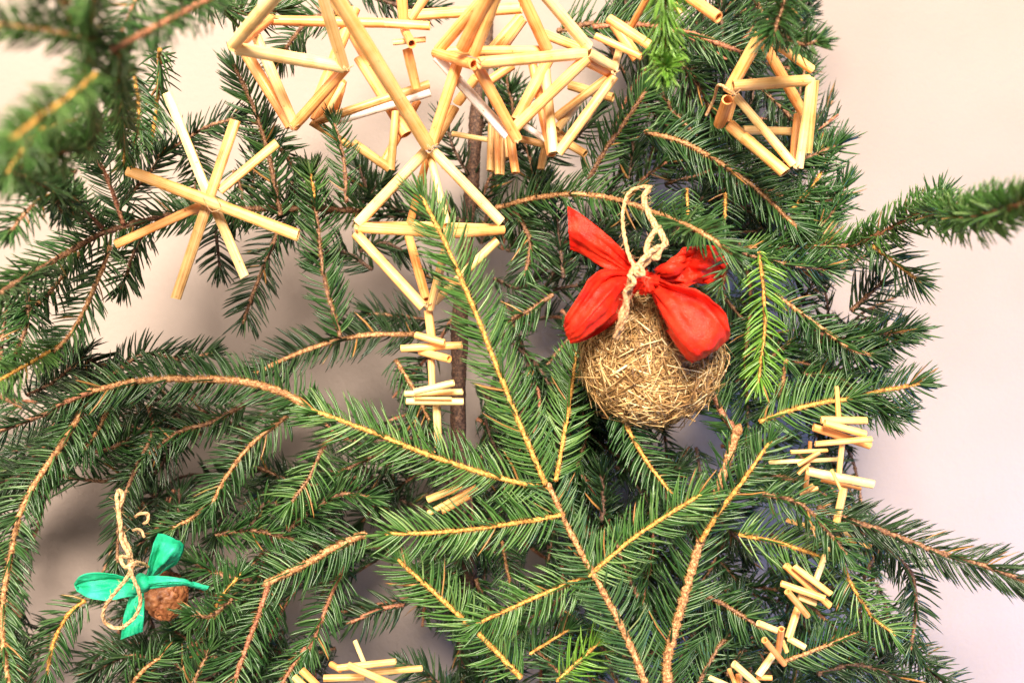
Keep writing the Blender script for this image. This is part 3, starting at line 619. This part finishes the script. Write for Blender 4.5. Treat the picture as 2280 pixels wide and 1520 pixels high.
# the small diamond
h4 = thing('straw_octahedron', 'small pale straw diamond hanging in the middle behind a spruce twig tip', 'straw ornament', P(955, 510, -.03), G1)
straws(h4, [(947,338,-.045, 797,497,-.035, 23,'c'), (964,336,-.045, 1117,495,-.035, 23,'c'), (953,345,-.03, 912,500,.0, 17,'o'), (957,345,-.04, 996,500,-.05, 16,'c'), (795,506,-.032, 1000,520,-.052, 22,'y'), (1000,521,-.052, 1121,512,-.033, 20,'o'),
            (798,500,-.03, 908,500,.0, 14,'y'), (915,500,.0, 1112,506,-.025, 14,'y'), (790,518,-.035, 942,683,-.035, 22,'y'), (1108,534,-.03, 968,672,-.02, 18,'c'), (910,526,.0, 950,668,-.025, 20,'o'), (998,530,-.05, 957,690,-.04, 18,'t')])
knot(h4, 955, 332, -.05, 7); knot(h4, 948, 680, -.045, 7); knot(h4, 793, 508, -.042, 5)
h4c = thing('straw_chain', 'straw chain with two stacks of crosswise pieces below the small diamond', 'straw ornament', P(960, 840, -.035), G2)
straws(h4c, [(953,690,-.035, 961,752,-.035, 18,'y'), (925,745,-.045, 990,763,-.048, 15,'y'), (893,776,-.04, 1029,768,-.04, 16,'y'), (935,782,-.035, 1000,799,-.05, 16,'y'), (960,800,-.035, 962,858,-.035, 15,'y'),
             (922,872,-.055, 1011,852,-.055, 15,'c'), (901,876,-.04, 1030,872,-.04, 14,'c'), (922,886,-.05, 1006,887,-.05, 6,'y'), (905,893,-.045, 1032,894,-.045, 15,'c'), (972,902,-.035, 976,995,-.03, 16,'c'), (953,1000,-.03, 968,1010,-.03, 10,'o')])
h4d = thing('straw_chain', 'slanting stack of straw pieces in front of the trunk under the yellow twig', 'straw ornament', P(1000, 1110, -.02), G2)
straws(h4d, [(952,1112,-.02, 1028,1082,-.02, 15,'y'), (954,1142,-.015, 1062,1084,-.015, 14,'y'), (985,1138,-.022, 1045,1104,-.022, 13,'o')])
# right octahedron
h5 = thing('straw_octahedron', 'straw octahedron on the right edge of the tree against the pink wall', 'straw ornament', P(1710, 230, -.05), G1)
straws(h5, [(1694,76,-.07, 1622,205,-.05, 27,'y'), (1704,82,-.07, 1808,155,-.06, 18,'y'), (1632,192,-.07, 1800,179,-.06, 24,'y'), (1698,92,-.04, 1788,252,-.02, 22,'o'), (1806,172,-.06, 1779,374,-.05, 19,'c'), (1816,180,-.03, 1800,340,-.02, 16,'t'),
            (1638,214,-.055, 1766,366,-.05, 19,'c'), (1624,278,-.03, 1662,312,-.035, 24,'y',{'label':'split end of straw broken off at a crack'}), (1656,305,-.04, 1748,385,-.05, 26,'y'), (1775,255,-.03, 1765,362,-.035, 16,'o'), (1655,290,-.02, 1768,293,-.02, 18,'c'), (1620,222,-.055, 1602,276,-.03, 26,'o',{'slant':.05}),
            (1640,210,-.03, 1622,272,-.03, 12,'y')])
knot(h5, 1634, 207, -.075, 8); knot(h5, 1770, 372, -.055, 6)
thread(h5, [(1630,205,-.06),(1600,190,-.05),(1590,220,-.03),(1572,258,-.02)], 7)
# right chain
c1 = thing('straw_chain', 'straw chain of crossed pieces hanging against the wall right of the tree', 'straw ornament', P(1870, 1000, -.05), G2)
straws(c1, [(1863,860,-.04, 1867,930,-.04, 9,'o',{'taper':1.25}), (1828,935,-.045, 1930,936,-.045, 16,'y'), (1836,941,-.06, 1926,966,-.06, 17,'y'), (1811,951,-.05, 1937,992,-.05, 16,'o'), (1815,988,-.065, 1940,977,-.065, 13,'y'),
            (1876,980,-.06, 1868,1052,-.055, 12,'y'), (1712,1029,-.03, 1866,1022,-.04, 9,'c'), (1798,1049,-.06, 1945,1078,-.065, 19,'c'), (1829,1069,-.05, 1917,1088,-.05, 7,'o'), (1852,1046,-.075, 1871,1088,-.072, 7,'y'), (1879,1084,-.055, 1862,1162,-.05, 16,'y'),
            (1752,1157,-.03, 1815,1176,-.03, 10,'y'), (1790,1191,-.02, 1818,1193,-.02, 15,'w'), (1835,1165,-.03, 1902,1190,-.035, 15,'c'), (1862,1198,-.03, 1940,1217,-.04, 11,'y'), (1797,1218,-.02, 1836,1211,-.02, 11,'y')])
c2 = thing('straw_chain', 'narrow amber straw chain just left of the one against the wall', 'straw ornament', P(1795, 1040, -.03), G2)
straws(c2, [(1804,982,-.02, 1803,1005,-.02, 8,'o'), (1760,1006,-.035, 1842,1002,-.035, 8,'y'), (1777,1035,-.04, 1824,1006,-.04, 10,'o'), (1777,1055,-.035, 1802,1030,-.035, 9,'t'), (1799,1042,-.045, 1794,1088,-.03, 10,'o'), (1800,1088,-.03, 1812,1080,-.03, 12,'t'), (1780,1098,-.02, 1820,1086,-.02, 9,'y')])
c3 = thing('straw_chain', 'zigzag straw chain with open tube ends at the lower right', 'straw ornament', P(1780, 1370, -.05), G2)
straws(c3, [(1845,1218,-.03, 1816,1292,-.035, 14,'c'), (1749,1258,-.05, 1848,1348,-.05, 15,'o'), (1768,1260,-.055, 1850,1322,-.06, 13,'y'), (1739,1298,-.06, 1836,1332,-.065, 15,'y'), (1778,1328,-.055, 1817,1343,-.055, 13,'c'), (1753,1316,-.075, 1798,1370,-.06, 13,'o',{'slant':.05}),
            (1777,1352,-.05, 1755,1420,-.055, 17,'y'), (1688,1386,-.06, 1730,1403,-.055, 13,'c',{'slant':.05}), (1740,1399,-.075, 1733,1450,-.05, 13,'o',{'slant':.05}), (1755,1420,-.055, 1793,1441,-.06, 13,'c'), (1742,1424,-.05, 1752,1450,-.05, 10,'t'),
            (1702,1424,-.08, 1746,1477,-.06, 13,'o',{'slant':.05}), (1724,1453,-.05, 1688,1503,-.055, 15,'c'), (1634,1477,-.07, 1700,1535,-.06, 15,'c'), (1686,1507,-.05, 1719,1508,-.05, 11,'o'), (1623,1488,-.05, 1645,1540,-.05, 10,'y'), (1579,1507,-.06, 1630,1530,-.06, 12,'c'), (1645,1500,-.05, 1648,1540,-.05, 14,'o')])
c4 = thing('straw_chain', 'heap of crossed straw pieces at the bottom edge left of centre', 'straw ornament', P(810, 1490, -.04), G2)
straws(c4, [(790,1425,-.03, 812,1478,-.03, 10,'c'), (752,1486,-.05, 881,1472,-.05, 14,'y'), (774,1479,-.065, 880,1526,-.06, 15,'y'), (721,1509,-.045, 812,1506,-.045, 15,'t'), (808,1498,-.035, 940,1487,-.035, 14,'t'), (738,1478,-.03, 758,1490,-.04, 13,'o'), (838,1512,-.03, 855,1540,-.03, 9,'o')])
c5 = thing('straw_chain', 'two amber straw ends poking up at the bottom edge', 'straw ornament', P(680, 1510, -.04), G2)
straws(c5, [(671,1490,-.05, 712,1530,-.05, 15,'o'), (656,1506,-.045, 680,1530,-.05, 16,'y')])
for hh, (a, b) in ((h4c, ((955,690,-.034),(975,990,-.029))), (c1, ((1864,858,-.039),(1866,930,-.039)))): thread(hh, [a, ((a[0]+b[0])/2, (a[1]+b[1])/2, a[2]), b], 1.6)

# ------------------------------------------------------------------ twine and ribbons
def rope(parent, pts, w=9, name='twine', strands=3, frizz=1.0):
    c, s = spline([P(*q) for q in pts], .0009); T_ = tangents(c); R = Wd(w) * .5
    A = unit(np.cross(T_, [0.1, -1, 0.3])); B = np.cross(T_, A); bg = Bag()
    for k in range(strands):
        ph = s / (R * 2.6) + k * 2 * np.pi / strands; q = c + (np.cos(ph)[:, None] * A + np.sin(ph)[:, None] * B) * R * .5
        bg.add(*tube(q, R * .56, 7, jit=.08))
    for _ in range(int(len(c) * .35 * frizz)):
        i = random.randrange(2, len(c) - 1); a = random.uniform(0, 6.28); dv = A[i] * math.cos(a) + B[i] * math.sin(a)
        l = random.uniform(.002, .007); t = np.linspace(0, 1, 5)[:, None]
        q = c[i] + dv * R * .7 + (dv * .6 + T_[i] * random.uniform(-1, 1)) * l * t + RNG.normal(0, .0004, 3) * t * t
        bg.add(*tube(q, .00011, 3, cap=False))
    bg.V = [v - np.array(parent.location) for v in bg.V]
    return link(name, bg.mesh('twine'), parent, TWINE)
def ribbon(parent, lines, m, name='ribbon', wr=.001, seed=1, thick=.0005, n2=26):
    """cloth strip through two or more lengthwise lines of (px, py, depth); unequal depths make its folds"""
    n = 70; u = np.linspace(0, 1, n); rows = []
    for e in lines:
        a, _ = spline([P(*q) for q in e], .0005); rows.append(np.stack([np.interp(u, np.linspace(0, 1, len(a)), a[:, k]) for k in range(3)], 1))
    rows = np.array(rows); v = np.linspace(0, 1, n2); vs = np.linspace(0, 1, len(rows)); G = np.empty((n, n2, 3))
    for i in range(n):
        for k in range(3): G[i, :, k] = np.interp(v, vs, rows[:, i, k])
    if len(rows) > 2:
        for _ in range(2): G[:, 1:-1] = (G[:, :-2] + 2 * G[:, 1:-1] + G[:, 2:]) / 4
    Nn = unit(np.cross(np.gradient(G, axis=0), np.gradient(G, axis=1))); Nn = np.where(Nn[..., 1:2] > 0, -Nn, Nn)
    h = np.zeros((n, n2))
    for i in range(n):
        for j in range(n2):
            h[i, j] = wr * (1.5 * noise.noise(Vector((u[i] * 2.5 + seed * 7.3, v[j] * 2.5, seed))) + .7 * noise.noise(Vector((u[i] * 3 + seed, v[j] * 11, seed * 2))) * math.exp(-u[i]) * 3.2 + .5 * noise.noise(Vector((u[i] * 13 + seed, v[j] * 8, seed * 3))) + .12 * noise.noise(Vector((u[i] * 40, v[j] * 22, seed))))
    V = (G + Nn * h[..., None]).reshape(-1, 3) - np.array(parent.location)
    i = np.arange(n - 1)[:, None] * n2; j = np.arange(n2 - 1)[None]; F = np.stack([i + j, i + j + 1, i + n2 + j + 1, i + n2 + j], -1).reshape(-1, 4)
    o = link(name, np_mesh('ribbon', V, F, smooth=True), parent, m)
    s = o.modifiers.new('thickness', 'SOLIDIFY'); s.thickness = thick; s.offset = 0
    return o

# hay ball with red bow
hb = thing('hay_ball', 'round hay bauble with a large red ribbon bow and a jute loop', 'bauble', P(1448, 800, -.02))
C = np.array(P(1450, 795, -.03)); RX, RZ, RY = Wd(145), Wd(137), Wd(122)
nu, nv = 40, 24; uu = np.linspace(0, 2 * np.pi, nu, endpoint=False); vv = np.linspace(.02, np.pi - .02, nv)
D = np.stack([np.outer(np.sin(vv), np.cos(uu)), np.outer(np.sin(vv), np.sin(uu)), np.outer(np.cos(vv), np.ones(nu))], -1).reshape(-1, 3)
lum = np.array([1 + .05 * noise.noise(Vector(q) * 3) for q in D])[:, None]
V = C + D * np.array([RX, RY, RZ]) * .93 * lum - np.array(hb.location)
i = np.arange(nv - 1)[:, None] * nu; j = np.arange(nu)[None]; j2 = (j + 1) % nu
link('core', np_mesh('core', V, np.stack([i + j, i + nu + j, i + nu + j2, i + j2], -1).reshape(-1, 4), smooth=True), hb, CORE)
N_ = 5600; q = unit(RNG.normal(0, 1, (N_, 3))); q[:, 1] = np.where(RNG.uniform(0, 1, N_) < .7, -np.abs(q[:, 1]), q[:, 1])
tg = unit(np.cross(q, unit(RNG.normal(0, 1, (N_, 3))))); ln = np.clip(RNG.lognormal(-3.75, .45, N_), .008, .055); wd = RNG.uniform(.00025, .0011, N_); wd = np.where(RNG.uniform(0, 1, N_) < .12, wd * 1.7, wd)
lift = .90 + .15 * RNG.uniform(0, 1, N_) ** .6; tilt = RNG.normal(0, .2, N_); sc3 = np.array([RX, RY, RZ]) 
VV = []; ks = np.array([-.5, -.17, .17, .5])
cu = RNG.normal(0, .06, N_)
for k in ks:
    off = tg * (ln * k)[:, None]; p = q * lift[:, None] * sc3 + off - q * (k * k * ln ** 2 / (2 * RX))[:, None] + q * (tilt * .8 * ln * k)[:, None]
    sd = unit(np.cross(q, tg)); p = p + sd * (cu * ln * k * k * 4)[:, None] * .3
    t_ = 1.0 if abs(k) < .3 else .7
    VV += [p + sd * (wd * .5 * t_)[:, None], p + q * (wd * .35)[:, None], p - sd * (wd * .5 * t_)[:, None]]
V = np.stack(VV, 1).reshape(-1, 3) + C - np.array(hb.location); o12 = (np.arange(N_) * 12)[:, None, None]
ff = []
for k in range(3):
    for a_, b_ in ((0, 1), (1, 2), (2, 0)): ff.append([3 * k + a_, 3 * k + b_, 3 * k + 3 + b_, 3 * k + 3 + a_])
rn = np.repeat(np.clip(RNG.beta(1.3, 1.6, N_) , 0, 1), 12)
hs = link('hay_stalks', np_mesh('hay', V, (o12 + np.array(ff)[None]).reshape(-1, 4), (o12 + np.array([[0, 2, 1], [9, 10, 11]])[None]).reshape(-1, 3), {'rnd': rn}), hb, HAY); hs['kind'] = 'stuff'
rope(hb, [(1612,780,-.03),(1625,795,-.03),(1612,830,-.035),(1585,855,-.04)], 2.5, 'loose_stalk', 2, .1)
Rb = lambda *a, **k: ribbon(hb, *a, **k)
def Z(xy, d): return [(x, y, q) for (x, y), q in zip(xy, d)]
Rb([Z([(1425,594),(1390,560),(1350,522),(1300,482),(1264,459)], [-.078,-.084,-.088,-.086,-.080]), Z([(1422,612),(1388,590),(1342,555),(1296,525),(1266,508)], [-.074,-.080,-.086,-.088,-.086]),
    Z([(1418,628),(1385,612),(1335,588),(1292,566),(1270,556)], [-.072,-.078,-.078,-.076,-.078])], RED, 'ribbon_tail', seed=2, wr=.0012)
Rb([Z([(1458,600),(1490,572),(1524,552),(1560,549),(1593,548),(1615,572),(1622,590)], [-.078,-.072,-.080,-.064,-.074,-.060,-.060]), Z([(1460,610),(1495,600),(1530,592),(1565,590),(1600,600),(1617,620),(1619,628)], [-.074,-.084,-.070,-.080,-.062,-.068,-.062]),
    Z([(1463,620),(1500,632),(1530,635),(1560,630),(1585,636),(1604,646),(1612,652)], [-.074,-.072,-.080,-.066,-.072,-.060,-.060])], RED, 'ribbon_tail', seed=3, wr=.0022)
Rb([Z([(1412,604),(1368,600),(1335,603),(1312,622),(1290,657),(1260,703),(1257,718)], [-.078,-.09,-.096,-.1,-.1,-.094,-.082]), Z([(1412,611),(1375,614),(1350,624),(1325,649),(1300,684),(1272,724),(1261,736)], [-.076,-.084,-.088,-.093,-.096,-.092,-.082]),
    Z([(1414,619),(1382,636),(1358,656),(1332,686),(1308,712),(1280,738),(1264,750)], [-.079,-.092,-.099,-.102,-.102,-.096,-.082]), Z([(1416,628),(1392,652),(1374,687),(1348,714),(1320,741),(1290,759),(1269,765)], [-.072,-.078,-.084,-.09,-.092,-.09,-.082])], RED, 'ribbon_loop', seed=4, wr=.0014)
Rb([Z([(1415,616),(1372,612),(1330,640),(1290,690),(1262,712),(1257,718)], [-.066,-.064,-.06,-.058,-.068,-.082]), Z([(1424,640),(1392,682),(1372,714),(1335,742),(1290,762),(1269,765)], [-.064,-.062,-.058,-.058,-.068,-.082])], RED, 'ribbon_loop', seed=5)
Rb([Z([(1458,620),(1505,630),(1545,642),(1585,672),(1620,712),(1624,742)], [-.080,-.096,-.102,-.104,-.100,-.084]), Z([(1460,630),(1508,648),(1552,668),(1588,700),(1612,732),(1616,760)], [-.078,-.088,-.092,-.096,-.095,-.084]),
    Z([(1458,640),(1500,680),(1535,718),(1565,752),(1588,772),(1596,782)], [-.080,-.096,-.100,-.102,-.098,-.084]), Z([(1453,647),(1482,702),(1506,748),(1528,780),(1548,797),(1560,799)], [-.078,-.092,-.098,-.100,-.096,-.084]),
    Z([(1449,646),(1471,697),(1492,745),(1512,780),(1530,801),(1542,805)], [-.068,-.072,-.078,-.084,-.084,-.082])], RED, 'ribbon_loop', seed=6, wr=.0015)
Rb([Z([(1456,632),(1510,648),(1565,680),(1605,712),(1622,735),(1624,742)], [-.066,-.064,-.062,-.062,-.07,-.084]), Z([(1449,650),(1475,710),(1496,755),(1515,788),(1534,803),(1542,805)], [-.064,-.062,-.06,-.062,-.07,-.082])], RED, 'ribbon_loop', seed=7)
Rb([Z([(1424,606),(1418,628),(1425,652)], [-.082,-.086,-.080]), Z([(1434,602),(1430,628),(1436,655)], [-.090,-.097,-.088]), Z([(1446,601),(1446,628),(1446,655)], [-.090,-.095,-.088]), Z([(1458,607),(1462,630),(1454,650)], [-.080,-.084,-.078])], RED, 'knot', seed=21, wr=.0022)
rope(hb, [(1415,600,-.10),(1398,560,-.09),(1387,500,-.075),(1390,455,-.06),(1405,425,-.05),(1440,415,-.045),(1447,420,-.045)], 8)
rope(hb, [(1447,417,-.047),(1434,445,-.06),(1452,490,-.075),(1475,525,-.085),(1480,545,-.09),(1455,565,-.098),(1425,600,-.104),(1405,622,-.105),(1398,660,-.10),(1385,700,-.095),(1378,730,-.088),(1371,752,-.082)], 13)
rope(hb, [(1468,505,-.08),(1448,530,-.09),(1440,560,-.10),(1462,575,-.10),(1468,550,-.096),(1440,570,-.107),(1415,602,-.112),(1432,612,-.11),(1420,590,-.112),(1404,610,-.11)], 11)
rope(hb, [(1400,610,-.11),(1412,630,-.112),(1392,650,-.106),(1396,690,-.1),(1382,735,-.09)], 9)

# walnut with green bow
wn = thing('walnut_ornament', 'brown walnut with a green ribbon bow and hanging jute loop at lower left', 'walnut ornament', P(368, 1325, -.02))
nu, nv = 96, 60; uu = np.linspace(0, 2 * np.pi, nu, endpoint=False); vv = np.linspace(.01, np.pi - .01, nv)
D = np.stack([np.outer(np.sin(vv), np.cos(uu)), np.outer(np.sin(vv), np.sin(uu)), np.outer(np.cos(vv), np.ones(nu))], -1).reshape(-1, 3)
def nutr(q):
    a = abs(noise.noise(Vector(q) * 2.6 + Vector((3, 1, 4)))); b = abs(noise.noise(Vector(q) * 5.0 + Vector((9, 2, 4))))
    return 1 - .15 * max(0, 1 - a * 9) - .08 * max(0, 1 - b * 7) + .05 * noise.noise(Vector(q) * 1.7) + .05 * math.exp(-(q[0] + .25 * q[2]) ** 2 * 300)
lum = np.array([nutr(q_) for q_ in D])[:, None]
V = np.array(P(370, 1325, -.0)) + D * np.array([Wd(49), Wd(47), Wd(54)]) * lum - np.array(wn.location)
i = np.arange(nv - 1)[:, None] * nu; j = np.arange(nu)[None]; j2 = (j + 1) % nu
link('walnut', np_mesh('walnut', V, np.stack([i + j, i + nu + j, i + nu + j2, i + j2], -1).reshape(-1, 4), smooth=True), wn, NUT)
Gb = lambda *a, **k: ribbon(wn, *a, **k)
 
Gb([Z([(325,1292),(330,1262),(337,1232),(342,1208),(352,1187)], [-.034,-.044,-.048,-.048,-.038]), Z([(332,1290),(340,1262),(352,1236),(364,1212),(374,1192)], [-.032,-.038,-.040,-.042,-.037]),
    Z([(338,1288),(350,1266),(368,1244),(388,1220),(400,1202)], [-.034,-.043,-.048,-.048,-.038]), Z([(342,1286),(358,1268),(384,1254),(402,1236),(409,1213)], [-.030,-.034,-.038,-.040,-.036])], GREEN, 'ribbon_loop', wr=.0007, seed=8)
Gb([Z([(328,1294),(338,1260),(346,1225),(352,1198),(352,1187)], [-.026,-.024,-.022,-.026,-.038]), Z([(344,1290),(366,1270),(392,1256),(408,1228),(409,1213)], [-.024,-.022,-.020,-.026,-.036])], GREEN, 'ribbon_loop', wr=.0005, seed=9)
Gb([Z([(316,1290),(267,1279),(220,1277),(180,1281),(165,1298)], [-.034,-.044,-.048,-.048,-.038]), Z([(314,1299),(270,1292),(225,1290),(190,1292),(168,1302)], [-.032,-.037,-.040,-.042,-.038]),
    Z([(312,1310),(280,1304),(240,1308),(205,1314),(175,1310)], [-.034,-.040,-.040,-.043,-.038]), Z([(308,1322),(280,1329),(240,1335),(200,1331),(172,1316)], [-.030,-.042,-.048,-.046,-.038])], GREEN, 'ribbon_loop', wr=.0008, seed=10)
Gb([Z([(314,1296),(270,1288),(225,1286),(185,1288),(165,1298)], [-.026,-.022,-.02,-.026,-.038]), Z([(308,1320),(275,1326),(235,1328),(195,1326),(172,1316)], [-.024,-.022,-.02,-.028,-.038])], GREEN, 'ribbon_loop', wr=.0005, seed=11)
Gb([Z([(328,1283),(370,1283),(410,1288),(430,1296),(466,1305)], [-.052,-.057,-.057,-.052,-.048]), Z([(329,1296),(370,1294),(410,1296),(432,1302),(463,1309)], [-.056,-.061,-.060,-.055,-.048]), Z([(330,1309),(370,1306),(408,1303),(435,1308),(458,1313)], [-.050,-.055,-.055,-.050,-.046])], GREEN, 'ribbon_tail', wr=.0006, seed=12)
Gb([Z([(297,1318),(281,1350),(274,1380),(269,1423)], [-.028,-.032,-.036,-.03]), Z([(308,1319),(300,1350),(297,1378),(293,1414)], [-.034,-.037,-.034,-.036]), Z([(319,1320),(321,1350),(320,1375),(318,1404)], [-.028,-.032,-.036,-.032])], GREEN, 'ribbon_tail', wr=.0009, seed=13)
kc, _ = spline([P(312, 1284, -.048), P(320, 1296, -.055), P(322, 1310, -.05)], .0006); V, F, F3 = tube(kc, Wd(12) * (.75 + .3 * np.sin(np.linspace(0, np.pi, len(kc)))), 16, jit=.03)
link('knot', np_mesh('knot', V - np.array(wn.location), F, F3, smooth=True), wn, GREEN)
rope(wn, [(266,1090,-.045),(274,1105,-.05),(264,1140,-.05),(274,1190,-.052),(290,1230,-.055),(288,1255,-.06)], 9)
rope(wn, [(264,1090,-.045),(260,1110,-.05),(268,1160,-.055),(270,1200,-.056),(282,1225,-.06),(294,1250,-.063)], 8)
rope(wn, [(290,1240,-.065),(268,1240,-.07),(280,1262,-.072),(298,1252,-.07),(286,1278,-.07),(272,1300,-.068),(240,1340,-.06),(229,1370,-.055),(240,1390,-.05),(268,1397,-.052),(298,1375,-.058),(312,1345,-.062),(310,1318,-.066),(298,1290,-.07),(288,1262,-.072)], 7.5)
rope(wn, [(290,1256,-.06),(305,1250,-.058),(322,1255,-.05),(330,1262,-.045)], 6)
rope(wn, [(300,1150,-.02),(315,1142,-.02),(330,1144,-.02),(328,1160,-.022),(320,1165,-.02)], 7)
rope(wn, [(295,1180,-.02),(312,1178,-.02),(322,1196,-.02)], 6)
